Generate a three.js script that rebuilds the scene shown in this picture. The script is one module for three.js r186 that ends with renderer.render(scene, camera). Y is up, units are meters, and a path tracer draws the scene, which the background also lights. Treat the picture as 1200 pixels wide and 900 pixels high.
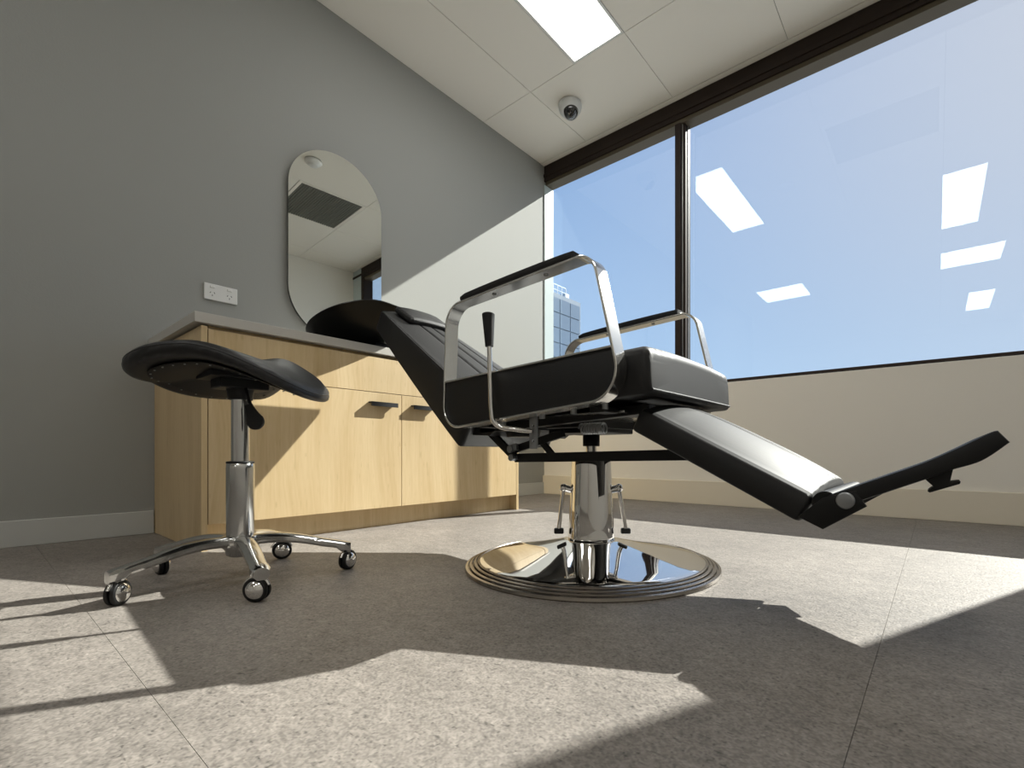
import * as THREE from 'three';
import { RoundedBoxGeometry } from 'three/addons/geometries/RoundedBoxGeometry.js';
import { mergeGeometries, mergeVertices, toCreasedNormals } from 'three/addons/utils/BufferGeometryUtils.js';
import { RectAreaLightUniformsLib } from 'three/addons/lights/RectAreaLightUniformsLib.js';

/* ------------------------------------------------------------ camera, sky, sun, exposure */
// World: the grey wall is the plane x = 0, the window wall the plane z = 0, the floor y = 0 (metres).
const scene = new THREE.Scene();
const F_PX = 555.3, CX = 658, CY = 531.4, YAW = 38.39;
const camera = new THREE.PerspectiveCamera(2 * Math.atan(450 / F_PX) * 180 / Math.PI, 4 / 3, 0.02, 400);
camera.position.set(2.545, 0.3285, 2.979);
camera.rotation.set(0, YAW * Math.PI / 180, 0);
camera.setViewOffset(1200, 900, 600 - CX, 450 - CY, 1200, 900);

const renderer = new THREE.WebGLRenderer({ antialias: true });
renderer.toneMapping = THREE.LinearToneMapping;
renderer.toneMappingExposure = 1.0;
renderer.shadowMap.enabled = true;
renderer.shadowMap.type = THREE.PCFSoftShadowMap;
RectAreaLightUniformsLib.init();

const SUN_AZ = 22.5 * Math.PI / 180, SUN_EL = 37.5 * Math.PI / 180;
const sunDir = new THREE.Vector3(Math.sin(SUN_AZ) * Math.cos(SUN_EL), Math.sin(SUN_EL), -Math.cos(SUN_AZ) * Math.cos(SUN_EL));
const sun = new THREE.DirectionalLight(new THREE.Color().setRGB(1.0, 0.95, 0.88), 11.2);
sun.name = 'sun';
sun.position.copy(sunDir).multiplyScalar(20).add(new THREE.Vector3(1.7, 0, 1.5));
sun.target.position.set(1.7, 0, 1.5);
sun.castShadow = true;
sun.shadow.mapSize.set(4096, 4096);
Object.assign(sun.shadow.camera, { left: -6, right: 6, top: 6, bottom: -6, near: 0.5, far: 60 });
scene.add(sun, sun.target);

{ // clear sky: paler toward the horizon and round the sun
  const W = 512, H = 256, d = new Float32Array(W * H * 4), v = new THREE.Vector3();
  const mixv = (a, b, t) => a.map((x, i) => x + (b[i] - x) * t);
  for (let j = 0; j < H; j++) for (let i = 0; i < W; i++) {
    const up = ((j + 0.5) / H - 0.5) * Math.PI, ro = ((i + 0.5) / W - 0.5) * 2 * Math.PI;
    v.set(Math.cos(ro) * Math.cos(up), Math.sin(up), Math.sin(ro) * Math.cos(up));
    const t = Math.pow(Math.max(0, v.y), 0.6);
    let c = v.y > 0 ? mixv([0.62, 0.86, 1.12], [0.16, 0.32, 0.71], t) : [0.30, 0.30, 0.29];
    const cs = Math.max(0, v.dot(sunDir));
    if (v.y > 0) c = mixv(c, [0.76, 0.75, 0.80], 0.85 * Math.pow(cs, 5));
    d.set([c[0], c[1], c[2], 1], (j * W + i) * 4);
  }
  const sky = new THREE.DataTexture(d, W, H, THREE.RGBAFormat, THREE.FloatType);
  sky.mapping = THREE.EquirectangularReflectionMapping;
  sky.magFilter = sky.minFilter = THREE.LinearFilter;
  sky.needsUpdate = true;
  scene.background = sky;
}
const LAMP_GLOW = 4.0;

/* ------------------------------------------------------------ helpers */
let seedState = 1234567;
const rnd = () => { seedState = (Math.imul(seedState, 1664525) + 1013904223) >>> 0; return seedState / 4294967296; };
const V2 = (x, y) => new THREE.Vector2(x, y), V3 = (x, y, z) => new THREE.Vector3(x, y, z);
const taken = {};
const numbered = (n) => { const k = taken[n] = (taken[n] ?? -1) + 1; return k ? n + '_' + String(k).padStart(3, '0') : n; };

function thing(name, label, category, pos = [0, 0, 0], group) {
  const o = new THREE.Group();
  o.name = numbered(name); o.position.set(...pos); o.userData = { label, category };
  if (group) o.userData.group = group;
  scene.add(o);
  return o;
}
function structure(name, label, category, pos = [0, 0, 0]) {
  const o = thing(name, label, category, pos);
  o.userData.kind = 'structure';
  return o;
}
// a mesh whose geometry is given in world coordinates, set under its parent
function part(name, geo, mat, parent, label) {
  const g = Array.isArray(geo) ? join(geo) : geo;
  const m = new THREE.Mesh(g, mat);
  m.name = name; m.castShadow = m.receiveShadow = true;
  if (label) m.userData.label = label;
  parent.updateWorldMatrix(true, false);
  const p = new THREE.Vector3().setFromMatrixPosition(parent.matrixWorld);
  m.position.copy(p).negate();
  parent.add(m);
  return m;
}
// a mesh with an origin of its own near what it is: geometry in local coordinates
function local(name, geo, mat, parent, pos = [0, 0, 0], rot) {
  const m = new THREE.Mesh(Array.isArray(geo) ? join(geo) : geo, mat);
  m.name = name; m.castShadow = m.receiveShadow = true;
  m.position.set(...pos);
  if (rot) m.rotation.set(...rot);
  parent.add(m);
  return m;
}
function join(list) {
  const a = list.map((g) => {
    let h = g.index ? g.toNonIndexed() : g;
    for (const k of Object.keys(h.attributes)) if (!['position', 'normal', 'uv'].includes(k)) h.deleteAttribute(k);
    if (!h.attributes.uv) h.setAttribute('uv', new THREE.BufferAttribute(new Float32Array(h.attributes.position.count * 2), 2));
    return h;
  });
  return mergeGeometries(a);
}
// uv in metres from the dominant side of each face
function metreUV(g, swap = false) {
  const h = g.index ? g.toNonIndexed() : g, p = h.attributes.position, uv = new Float32Array(p.count * 2);
  const a = V3(), b = V3(), c = V3(), n = V3();
  for (let i = 0; i < p.count; i += 3) {
    a.fromBufferAttribute(p, i); b.fromBufferAttribute(p, i + 1); c.fromBufferAttribute(p, i + 2);
    n.copy(b).sub(a).cross(c.clone().sub(a));
    const ax = Math.abs(n.x), ay = Math.abs(n.y), az = Math.abs(n.z);
    [a, b, c].forEach((q, k) => {
      let u, v;
      if (ay >= ax && ay >= az) { u = q.x; v = q.z; } else if (ax >= az) { u = q.z; v = q.y; } else { u = q.x; v = q.y; }
      if (swap) [u, v] = [v, u];
      uv[(i + k) * 2] = u; uv[(i + k) * 2 + 1] = v;
    });
  }
  h.setAttribute('uv', new THREE.BufferAttribute(uv, 2));
  return h;
}
const box = (x0, x1, y0, y1, z0, z1, r = 0, swap = false) => {
  const w = x1 - x0, h = y1 - y0, d = z1 - z0;
  const g = r > 0 ? new RoundedBoxGeometry(w, h, d, 2, Math.min(r, w / 2.01, h / 2.01, d / 2.01)) : new THREE.BoxGeometry(w, h, d);
  g.translate((x0 + x1) / 2, (y0 + y1) / 2, (z0 + z1) / 2);
  return metreUV(g, swap);
};
const cyl = (a, b, r0, r1 = r0, n = 24) => { // between two points
  const d = b.clone().sub(a), g = new THREE.CylinderGeometry(r1, r0, d.length(), n);
  g.applyQuaternion(new THREE.Quaternion().setFromUnitVectors(V3(0, 1, 0), d.clone().normalize()));
  const m = a.clone().add(b).multiplyScalar(0.5);
  return g.translate(m.x, m.y, m.z);
};
const tube = (pts, r, n = 48, m = 12) => new THREE.TubeGeometry(new THREE.CatmullRomCurve3(pts), n, r, m, false);
const lathe = (prof, x, z, n = 72) => new THREE.LatheGeometry(prof.map(([r, y]) => V2(r, y)), n).translate(x, 0, z);
// a bar of rectangular section between two points; w runs across (horizontal), t is thickness
function bar(a, b, w, t, side = V3(0, 0, 1), r = 0.0015) {
  const X = b.clone().sub(a), L = X.length(); X.normalize();
  const Z = side.clone().addScaledVector(X, -side.dot(X)).normalize(), Y = Z.clone().cross(X);
  const g = new RoundedBoxGeometry(L, t, w, 1, Math.min(r, t / 2.1, w / 2.1));
  return g.applyMatrix4(new THREE.Matrix4().makeBasis(X, Y, Z).setPosition(a.clone().add(b).multiplyScalar(0.5)));
}
// side profile (x, y) extruded along z from z0 to z1
function slab(pts, z0, z1, bevel = 0.003, holes = []) {
  const s = new THREE.Shape(pts.map(([x, y]) => V2(x, y)));
  for (const [x, y, r] of holes) { const h = new THREE.Path(); h.absarc(x, y, r, 0, Math.PI * 2, true); s.holes.push(h); }
  const g = new THREE.ExtrudeGeometry(s, { depth: z1 - z0 - 2 * bevel, bevelEnabled: bevel > 0, bevelSize: bevel, bevelOffset: -bevel, bevelThickness: bevel, bevelSegments: 2, curveSegments: 20 });
  return toCreasedNormals(g.translate(0, 0, z0 + bevel), 0.6);
}
const smoothPts = (pts, n = 60) => new THREE.SplineCurve(pts.map(([x, y]) => V2(x, y))).getPoints(n).map((p) => [p.x, p.y]);
// polygon with rounded corners
function roundedPath(corners, radii, seg = 14) {
  const out = [], n = corners.length;
  for (let i = 0; i < n; i++) {
    const p = V2(...corners[i]), a = V2(...corners[(i + n - 1) % n]).sub(p).normalize(), b = V2(...corners[(i + 1) % n]).sub(p).normalize();
    const ang = Math.acos(THREE.MathUtils.clamp(a.dot(b), -1, 1)), t = radii[i] / Math.tan(ang / 2);
    const c = p.clone().addScaledVector(a.clone().add(b).normalize(), radii[i] / Math.sin(ang / 2));
    const s = p.clone().addScaledVector(a, t).sub(c), e = p.clone().addScaledVector(b, t).sub(c);
    let a0 = Math.atan2(s.y, s.x), a1 = Math.atan2(e.y, e.x), d = a1 - a0;
    while (d > Math.PI) d -= 2 * Math.PI; while (d < -Math.PI) d += 2 * Math.PI;
    for (let k = 0; k <= seg; k++) out.push([c.x + radii[i] * Math.cos(a0 + d * k / seg), c.y + radii[i] * Math.sin(a0 + d * k / seg)]);
  }
  return out;
}
// flat bar of thickness t swept round a closed path in x, y, lying between z0 and z1
function barLoop(path, t, z0, z1) {
  const n = path.length, b = 0.0015, pos = [], idx = [];
  const sec = [[-t / 2, z0 + b], [-t / 2, z1 - b], [-t / 2 + b, z1], [t / 2 - b, z1], [t / 2, z1 - b], [t / 2, z0 + b], [t / 2 - b, z0], [-t / 2 + b, z0]];
  for (let i = 0; i < n; i++) {
    const p = path[i], q = path[(i + 1) % n], o = path[(i + n - 1) % n];
    const tx = q[0] - o[0], ty = q[1] - o[1], l = Math.hypot(tx, ty) || 1, nx = ty / l, ny = -tx / l;
    for (const [d, z] of sec) pos.push(p[0] + nx * d, p[1] + ny * d, z);
  }
  const k = sec.length;
  for (let i = 0; i < n; i++) for (let j = 0; j < k; j++) {
    const a = i * k + j, c = i * k + (j + 1) % k, d = ((i + 1) % n) * k + j, e = ((i + 1) % n) * k + (j + 1) % k;
    idx.push(a, c, d, c, e, d);
  }
  const g = new THREE.BufferGeometry();
  g.setAttribute('position', new THREE.Float32BufferAttribute(pos, 3)); g.setIndex(idx);
  return fixWinding(toCreasedNormals(g, 0.5));
}
// turn a closed mesh outward if its volume is negative
function fixWinding(g) {
  const h = g.index ? g.toNonIndexed() : g, p = h.attributes.position; let vol = 0;
  const a = V3(), b = V3(), c = V3();
  for (let i = 0; i < p.count; i += 3) { a.fromBufferAttribute(p, i); b.fromBufferAttribute(p, i + 1); c.fromBufferAttribute(p, i + 2); vol += a.dot(b.cross(c)); }
  if (vol < 0) {
    for (const k of Object.keys(h.attributes)) {
      const at = h.attributes[k], s = at.itemSize, A = at.array;
      for (let i = 0; i < p.count; i += 3) for (let q = 0; q < s; q++) { const t = A[(i + 1) * s + q]; A[(i + 1) * s + q] = A[(i + 2) * s + q]; A[(i + 2) * s + q] = t; }
    }
    if (h.attributes.normal) for (let i = 0; i < h.attributes.normal.array.length; i++) h.attributes.normal.array[i] *= -1;
  }
  return h;
}
// closed surface through rings of equal point count, ends closed by a fan
function loft(rings, crease = 0.9, capped = false) {
  const k = rings[0].length, pos = [], idx = [];
  for (const r of rings) for (const p of r) pos.push(...p);
  for (let i = 0; i + 1 < rings.length; i++) for (let j = 0; j < k; j++) {
    const a = i * k + j, b = i * k + (j + 1) % k, c = a + k, d = b + k;
    idx.push(a, b, c, b, d, c);
  }
  if (capped) {
    const inner = (r, f) => { const c = r.reduce((t, p) => t.map((x, i) => x + p[i] / k), [0, 0, 0]); return r.map((p) => p.map((x, i) => c[i] + (x - c[i]) * f)); };
    return loft([inner(rings[0], 0.6), inner(rings[0], 0.985), ...rings, inner(rings.at(-1), 0.985), inner(rings.at(-1), 0.6)], crease);
  }
  for (const e of [0, rings.length - 1]) {
    const ctr = rings[e].reduce((s, p) => [s[0] + p[0] / k, s[1] + p[1] / k, s[2] + p[2] / k], [0, 0, 0]), at = pos.length / 3;
    pos.push(...ctr);
    for (let j = 0; j < k; j++) e ? idx.push(at, e * k + j, e * k + (j + 1) % k) : idx.push(at, (j + 1) % k, j);
  }
  const g = new THREE.BufferGeometry();
  g.setAttribute('position', new THREE.Float32BufferAttribute(pos, 3)); g.setIndex(idx);
  return fixWinding(toCreasedNormals(g, crease));
}
// upholstered pad: length along X, thickness along Y (0 = underside), width along Z; grooves are sewn channels along its length
function cushion({ L, W, T, r = 0.02, crown = 0.01, grooves = [], gw = 0.004, gd = 0.005, from = 0, to = 1, endCrown = 0 }) {
  const rings = [], N = 56, Tf = typeof T === 'function' ? T : () => T;
  const inset = (d) => (d >= r ? 0 : r - Math.sqrt(Math.max(0, r * r - (r - d) * (r - d))));
  for (let i = 0; i <= N; i++) {
    const e = (1 - Math.cos(Math.PI * i / N)) / 2, x = (0.6 * e + 0.4 * i / N) * L, s = x / L, q = inset(Math.min(x, L - x));
    const hw = W / 2 - q * 0.7, top = Tf(s) - q, bot = q * 0.4, cr = crown * (1 - endCrown * Math.pow(Math.abs(2 * s - 1), 3)), ring = [];
    const rr = Math.min(r, (top - bot) * 0.6), M = 72, A = 8;
    ring.push([x, bot + 0.004, -hw], [x, bot, -hw + 0.004], [x, bot, hw - 0.004], [x, bot + 0.004, hw]);
    const topAt = (w) => { let h = top + cr * (1 - Math.pow(Math.abs(w / hw), 2.4)); if (s >= from && s <= to) for (const g of grooves) h -= gd * Math.exp(-Math.pow((w - g) / gw, 2)); return h; };
    for (let k = 0; k <= A; k++) { const a = k / A * Math.PI / 2; ring.push([x, top - rr + rr * Math.sin(a), hw - rr + rr * Math.cos(a)]); }
    for (let k = 1; k < M; k++) { const w = (hw - rr) * (1 - 2 * k / M); ring.push([x, topAt(w) - cr * (1 - Math.pow((hw - rr) / hw, 2.4)) * (1 - Math.pow(Math.abs(w) / (hw - rr), 8) * 0), w]); }
    for (let k = A; k >= 0; k--) { const a = k / A * Math.PI / 2; ring.push([x, top - rr + rr * Math.sin(a), -(hw - rr + rr * Math.cos(a))]); }
    rings.push(ring);
  }
  return loft(rings, 0.8, true);
}
// place local (X along, Y up, Z across): origin at o, X towards dir (dx, dy) in the x, y plane
function placeXY(g, o, dx, dy) {
  const l = Math.hypot(dx, dy), X = V3(dx / l, dy / l, 0), Z = V3(0, 0, 1), Y = Z.clone().cross(X);
  return g.applyMatrix4(new THREE.Matrix4().makeBasis(X, Y, Z).setPosition(o));
}

/* ------------------------------------------------------------ textures */
function hash(x, y, s) { let h = Math.imul(x, 374761393) ^ Math.imul(y, 668265263) ^ Math.imul(s, 2147483647 - 97); h = Math.imul(h ^ (h >>> 13), 1274126177); return ((h ^ (h >>> 16)) >>> 0) / 4294967296; }
// value noise that repeats after nx, ny cells
function vnoise(u, v, nx, ny, s) {
  const x = u * nx, y = v * ny, ix = Math.floor(x), iy = Math.floor(y), fx = x - ix, fy = y - iy;
  const a = fx * fx * (3 - 2 * fx), b = fy * fy * (3 - 2 * fy), X = (i) => ((i % nx) + nx) % nx, Y = (i) => ((i % ny) + ny) % ny;
  const p = hash(X(ix), Y(iy), s), q = hash(X(ix + 1), Y(iy), s), r = hash(X(ix), Y(iy + 1), s), t = hash(X(ix + 1), Y(iy + 1), s);
  return (p + (q - p) * a) * (1 - b) + (r + (t - r) * a) * b;
}
function makeTex(size, metres, fn, srgb = true) { // fn(u, v) -> [r, g, b] in 0..1
  const d = new Uint8Array(size * size * 4);
  for (let j = 0; j < size; j++) for (let i = 0; i < size; i++) {
    const c = fn((i + 0.5) / size, (j + 0.5) / size), o = (j * size + i) * 4;
    d[o] = Math.max(0, Math.min(255, c[0] * 255)); d[o + 1] = Math.max(0, Math.min(255, c[1] * 255)); d[o + 2] = Math.max(0, Math.min(255, c[2] * 255)); d[o + 3] = 255;
  }
  const t = new THREE.DataTexture(d, size, size);
  t.wrapS = t.wrapT = THREE.RepeatWrapping; t.magFilter = THREE.LinearFilter; t.minFilter = THREE.LinearMipmapLinearFilter; t.generateMipmaps = true;
  if (srgb) t.colorSpace = THREE.SRGBColorSpace;
  t.repeat.set(1 / metres, 1 / metres); t.needsUpdate = true;
  return t;
}
const floorH = new Float32Array(1536 * 1536);
const floorTex = makeTex(1536, 1.9, (u, v) => {
  const big = vnoise(u, v, 5, 5, 1) * 0.5 + vnoise(u, v, 11, 13, 2) * 0.3 + vnoise(u, v, 27, 31, 3) * 0.2;
  const mid = vnoise(u, v, 70, 110, 4), fine = vnoise(u, v, 320, 400, 5), grain = vnoise(u, v, 760, 760, 6);
  const pit = Math.max(0, vnoise(u, v, 420, 610, 7) - 0.82) * 3.4 + Math.max(0, grain - 0.82) * 1.6, chip = Math.max(0, vnoise(u, v, 390, 560, 8) - 0.84) * 2.4;
  const t = 0.515 + (big - 0.5) * 0.11 + (mid - 0.5) * 0.05 + (fine - 0.5) * 0.07 + (grain - 0.5) * 0.15 - pit * 0.3 + chip * 0.2;
  floorH[Math.floor(v * 1536) * 1536 + Math.floor(u * 1536)] = 0.5 + (fine - 0.5) * 0.3 + (grain - 0.5) * 0.5 - pit * 0.5 + chip * 0.3;
  return [t * 1.03, t * 0.983, t * 0.935];
});
const floorBump = makeTex(1536, 1.9, (u, v) => { const h = floorH[Math.floor(v * 1536) * 1536 + Math.floor(u * 1536)]; return [h, h, h]; }, false);
const woodTex = (s) => makeTex(768, 1.2, (u, v) => {
  const warp = (vnoise(u, v, 6, 3, s) - 0.5) * 0.05 + (vnoise(u, v, 14, 5, s + 1) - 0.5) * 0.015;
  const w = (((u + warp) % 1) + 1) % 1;
  const band = vnoise(w, v, 34, 2, s + 2), grain = vnoise(w, v, 190, 6, s + 3), fine = vnoise(u, v, 380, 34, s + 4), fig = vnoise(w, v, 12, 4, s + 5);
  const k = 0.5 + (band - 0.5) * 0.34 + (grain - 0.5) * 0.26 + (fine - 0.5) * 0.18 + (fig - 0.5) * 0.3;
  const fleck = Math.max(0, vnoise(u, v, 240, 26, s + 6) - 0.86) * 1.6;
  return [0.85 - 0.10 * k - fleck * 0.22, 0.765 - 0.12 * k - fleck * 0.22, 0.61 - 0.14 * k - fleck * 0.22];
});
const leatherBump = makeTex(512, 0.16, (u, v) => { const h = 0.5 + (vnoise(u, v, 90, 90, 41) - 0.5) * 0.6 + (vnoise(u, v, 180, 180, 42) - 0.5) * 0.4; return [h, h, h]; }, false);
const paintBump = makeTex(512, 0.5, (u, v) => { const h = 0.5 + (vnoise(u, v, 160, 160, 51) - 0.5) * 0.7 + (vnoise(u, v, 40, 40, 52) - 0.5) * 0.3; return [h, h, h]; }, false);
const brushedRough = makeTex(256, 0.2, (u, v) => { const h = 0.55 + (vnoise(u, v, 50, 60, 61) - 0.5) * 0.5 + (vnoise(u, v, 128, 12, 62) - 0.5) * 0.5; return [h, h, h]; }, false);

/* ------------------------------------------------------------ materials (linear base colours) */
const lin = (r, g, b) => new THREE.Color().setRGB(r, g, b);
const std = (o) => new THREE.MeshStandardMaterial(o), phys = (o) => new THREE.MeshPhysicalMaterial(o);
const M = {
  floor: std({ map: floorTex, bumpMap: floorBump, bumpScale: 0.0008, roughness: 0.55 }),
  floorBase: std({ color: lin(0.20, 0.185, 0.165), roughness: 0.8 }),
  greyPaint: std({ color: lin(0.315, 0.320, 0.300), roughness: 0.72, bumpMap: paintBump, bumpScale: 0.0002 }),
  whitePaint: std({ color: lin(0.86, 0.83, 0.765), roughness: 0.75, bumpMap: paintBump, bumpScale: 0.0002 }),
  skirtGrey: std({ color: lin(0.50, 0.51, 0.49), roughness: 0.5 }),
  skirtWhite: std({ color: lin(0.78, 0.72, 0.60), roughness: 0.5 }),
  ceiling: std({ color: lin(0.88, 0.84, 0.765), roughness: 0.9, bumpMap: paintBump, bumpScale: 0.0003 }),
  ceilingBack: std({ color: lin(0.30, 0.29, 0.26), roughness: 0.95 }),
  bronze: phys({ color: lin(0.032, 0.023, 0.019), metalness: 0, roughness: 0.6, specularIntensity: 0.3 }),
  bronzeOlive: phys({ color: lin(0.088, 0.070, 0.044), metalness: 0.3, roughness: 0.5 }),
  aluminium: std({ color: lin(0.72, 0.72, 0.70), metalness: 1, roughness: 0.3 }),
  paleTrim: std({ color: lin(0.52, 0.60, 0.60), roughness: 0.35 }),
  glass: phys({ color: lin(0.96, 0.985, 0.985), transmission: 1, thickness: 0, roughness: 0, ior: 1.5 }),
  vinyl: phys({ color: lin(0.004, 0.004, 0.0045), roughness: 0.56, ior: 1.5, bumpMap: leatherBump, bumpScale: 0.00025 }),
  rubber: phys({ color: lin(0.006, 0.006, 0.006), roughness: 0.5, specularIntensity: 0.7 }),
  plastic: phys({ color: lin(0.009, 0.009, 0.0095), roughness: 0.5, specularIntensity: 0.6 }),
  blackSteel: phys({ color: lin(0.005, 0.005, 0.005), roughness: 0.45, specularIntensity: 0.6 }),
  greySteel: std({ color: lin(0.30, 0.31, 0.32), metalness: 0.8, roughness: 0.4 }),
  chrome: std({ color: lin(0.80, 0.79, 0.77), metalness: 1, roughness: 0.035 }),
  chromeSatin: std({ color: lin(0.72, 0.71, 0.68), metalness: 1, roughness: 0.18 }),
  ringMetal: std({ color: lin(0.30, 0.27, 0.24), metalness: 1, roughness: 0.22 }),
  polished: std({ color: lin(0.62, 0.62, 0.61), metalness: 1, roughness: 0.14 }),
  wood: [101, 131, 161].map((s) => std({ map: woodTex(s), roughness: 0.5 })),
  stone: std({ color: lin(0.50, 0.48, 0.44), roughness: 0.4 }),
  glazedBlack: phys({ color: lin(0.003, 0.003, 0.003), roughness: 0.3, specularIntensity: 0.3 }),
  stoolVinyl: phys({ color: lin(0.007, 0.007, 0.008), roughness: 0.42, bumpMap: leatherBump, bumpScale: 0.0002 }),
  mirror: std({ color: lin(0.86, 0.88, 0.85), metalness: 1, roughness: 0.0 }),
  mirrorEdge: std({ color: lin(0.03, 0.035, 0.035), roughness: 0.4 }),
  whitePlastic: std({ color: lin(0.74, 0.74, 0.72), roughness: 0.35 }),
  slot: std({ color: lin(0.02, 0.02, 0.02), roughness: 0.6 }),
  camBody: std({ color: lin(0.62, 0.63, 0.62), roughness: 0.4 }),
  camGlass: phys({ color: lin(0.006, 0.006, 0.007), roughness: 0.06, clearcoat: 1, clearcoatRoughness: 0.02 }),
  grille: std({ color: lin(0.16, 0.165, 0.14), roughness: 0.6 }),
  lampGlow: std({ color: lin(0.9, 0.9, 0.9), emissive: lin(1, 0.985, 0.95), emissiveIntensity: LAMP_GLOW, roughness: 0.6 }),
  lampFrame: std({ color: lin(0.78, 0.78, 0.75), roughness: 0.4 }),
  concrete: std({ color: lin(0.36, 0.36, 0.35), roughness: 0.9 }),
  towerGlass: phys({ color: lin(0.13, 0.19, 0.27), roughness: 0.25 }),
  towerWall: std({ color: lin(0.17, 0.23, 0.30), roughness: 0.7 }),
  towerMetal: std({ color: lin(0.5, 0.55, 0.6), roughness: 0.5, metalness: 0.4 }),
};

/* ------------------------------------------------------------ room shell */
const RX = 3.62, RZ = 8.2, CH = 2.7, AX = -2.4, AZ = 5.4; // right wall, rear wall, ceiling, alcove behind the grey wall
{
  const f = structure('floor', 'speckled grey stone-look vinyl floor with thin joints', 'floor');
  part('floor_slab', box(AX, RX + 0.12, -0.2, -0.004, -0.3, RZ + 0.12), M.floorBase, f);
  const xs = [0.638 - 1.83, 0.638, 2.468, RX], zs = [0, 0.99, 2.82, 4.65, 6.48, RZ];
  const j = 0.0003;
  for (let a = 0; a < 3; a++) for (let b = 0; b < zs.length - 1; b++) {
    const x0 = Math.max(a ? xs[a] : AX, zs[b] < 4.6 ? 0 : AX), x1 = xs[a + 1];
    if (x1 - x0 < 0.05) continue;
    const g = box(x0 + j, x1 - j, -0.004, 0, zs[b] + j, zs[b + 1] - j);
    part(numberedPart('floor_sheet', a * 10 + b), g, M.floor, f);
  }
}
function numberedPart(n, i) { return i ? n + '_' + String(i).padStart(3, '0') : n; }
{
  const w = structure('wall_left', 'matte grey painted wall carrying the mirror and outlet', 'wall');
  part('wall_face', box(-0.14, 0, -0.004, CH + 0.05, -0.12, AZ), M.greyPaint, w);
  const b = structure('baseboard_left', 'low grey baseboard along the grey wall', 'baseboard');
  part('board', [box(0, 0.014, 0, 0.093, 0.016, 0.955, 0.003), box(0, 0.014, 0, 0.093, 2.49, AZ, 0.003)], M.skirtGrey, b);
  const w2 = structure('wall_alcove', 'white wall of the alcove beyond the grey wall', 'wall');
  part('wall_face', [box(AX - 0.12, AX, -0.004, CH + 0.05, AZ - 0.12, RZ), box(AX - 0.12, -0.14, -0.004, CH + 0.05, AZ - 0.12, AZ)], M.whitePaint, w2);
  const w3 = structure('wall_front', 'white wall at the far end behind the viewer', 'wall');
  part('wall_face', box(AX - 0.12, RX + 0.12, -0.004, CH + 0.05, RZ, RZ + 0.12), M.whitePaint, w3);
  const w4 = structure('wall_right', 'off-white painted wall opposite the grey wall', 'wall');
  part('wall_face', box(RX, RX + 0.12, -0.004, CH + 0.05, -0.12, RZ), M.whitePaint, w4);
}
// window wall
const SILL = 0.776, HEAD = 2.545, MX0 = 1.16, MX1 = 1.222, WX1 = 3.33, GZ = -0.118;
{
  const w = structure('wall_back', 'off-white low wall under the wide window', 'wall');
  part('parapet', box(-0.0, RX, -0.004, SILL, -0.12, 0, 0.002), M.whitePaint, w);
  part('return_panel', box(WX1 + 0.07, RX, SILL, CH, -0.12, 0), M.paleTrim, w);
  part('lintel', box(-0.14, RX + 0.12, HEAD + 0.03, CH + 0.05, -0.14, -0.075), M.bronze, w);
  const b = structure('baseboard_back', 'tall off-white baseboard below the window', 'baseboard');
  part('board', box(0, RX, 0, 0.15, 0, 0.016, 0.003), M.skirtWhite, b);
  const t = structure('trim_1', 'pale narrow jamb strip closing the grey wall to the window', 'trim');
  part('jamb_strip', box(0, 0.008, SILL, HEAD, -0.113, -0.001), M.paleTrim, t);

  const win = structure('window_1', 'wide bronze framed window with two tall glass panes', 'window');
  part('head_fascia', [box(0, RX, HEAD + 0.028, CH, -0.075, -0.001, 0.002), box(0, RX, HEAD + 0.06, HEAD + 0.085, -0.01, 0.008, 0.002)], M.bronze, win);
  part('head_reveal', box(0.008, WX1, HEAD, HEAD + 0.028, -0.105, -0.012, 0.001), M.bronzeOlive, win);
  part('sill_frame', box(0.008, WX1, SILL, SILL + 0.026, -0.113, -0.045, 0.002), M.bronze, win);
  part('mullion', [box(MX0, MX0 + 0.04, SILL + 0.02, HEAD, -0.112, 0, 0.002), box(MX0 + 0.04, MX1, SILL + 0.02, HEAD, -0.112, -0.03, 0.002)], M.bronze, win);
  part('mullion_bead', box(MX0 + 0.041, MX0 + 0.047, SILL + 0.026, HEAD, -0.03, -0.022, 0.001), M.aluminium, win);
  part('mullion_bead', box(MX1, MX1 + 0.005, SILL + 0.026, HEAD, -0.075, -0.069, 0.001), M.aluminium, win);
  part('end_mullion', box(WX1, WX1 + 0.07, SILL, HEAD + 0.03, -0.12, 0, 0.002), M.bronze, win);
  part('pane', box(0.002, MX0 + 0.02, SILL + 0.02, HEAD + 0.03, GZ - 0.003, GZ + 0.003), M.glass, win);
  part('pane', box(MX1 - 0.02, WX1, SILL + 0.02, HEAD + 0.03, GZ - 0.003, GZ + 0.003), M.glass, win);
}
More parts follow.
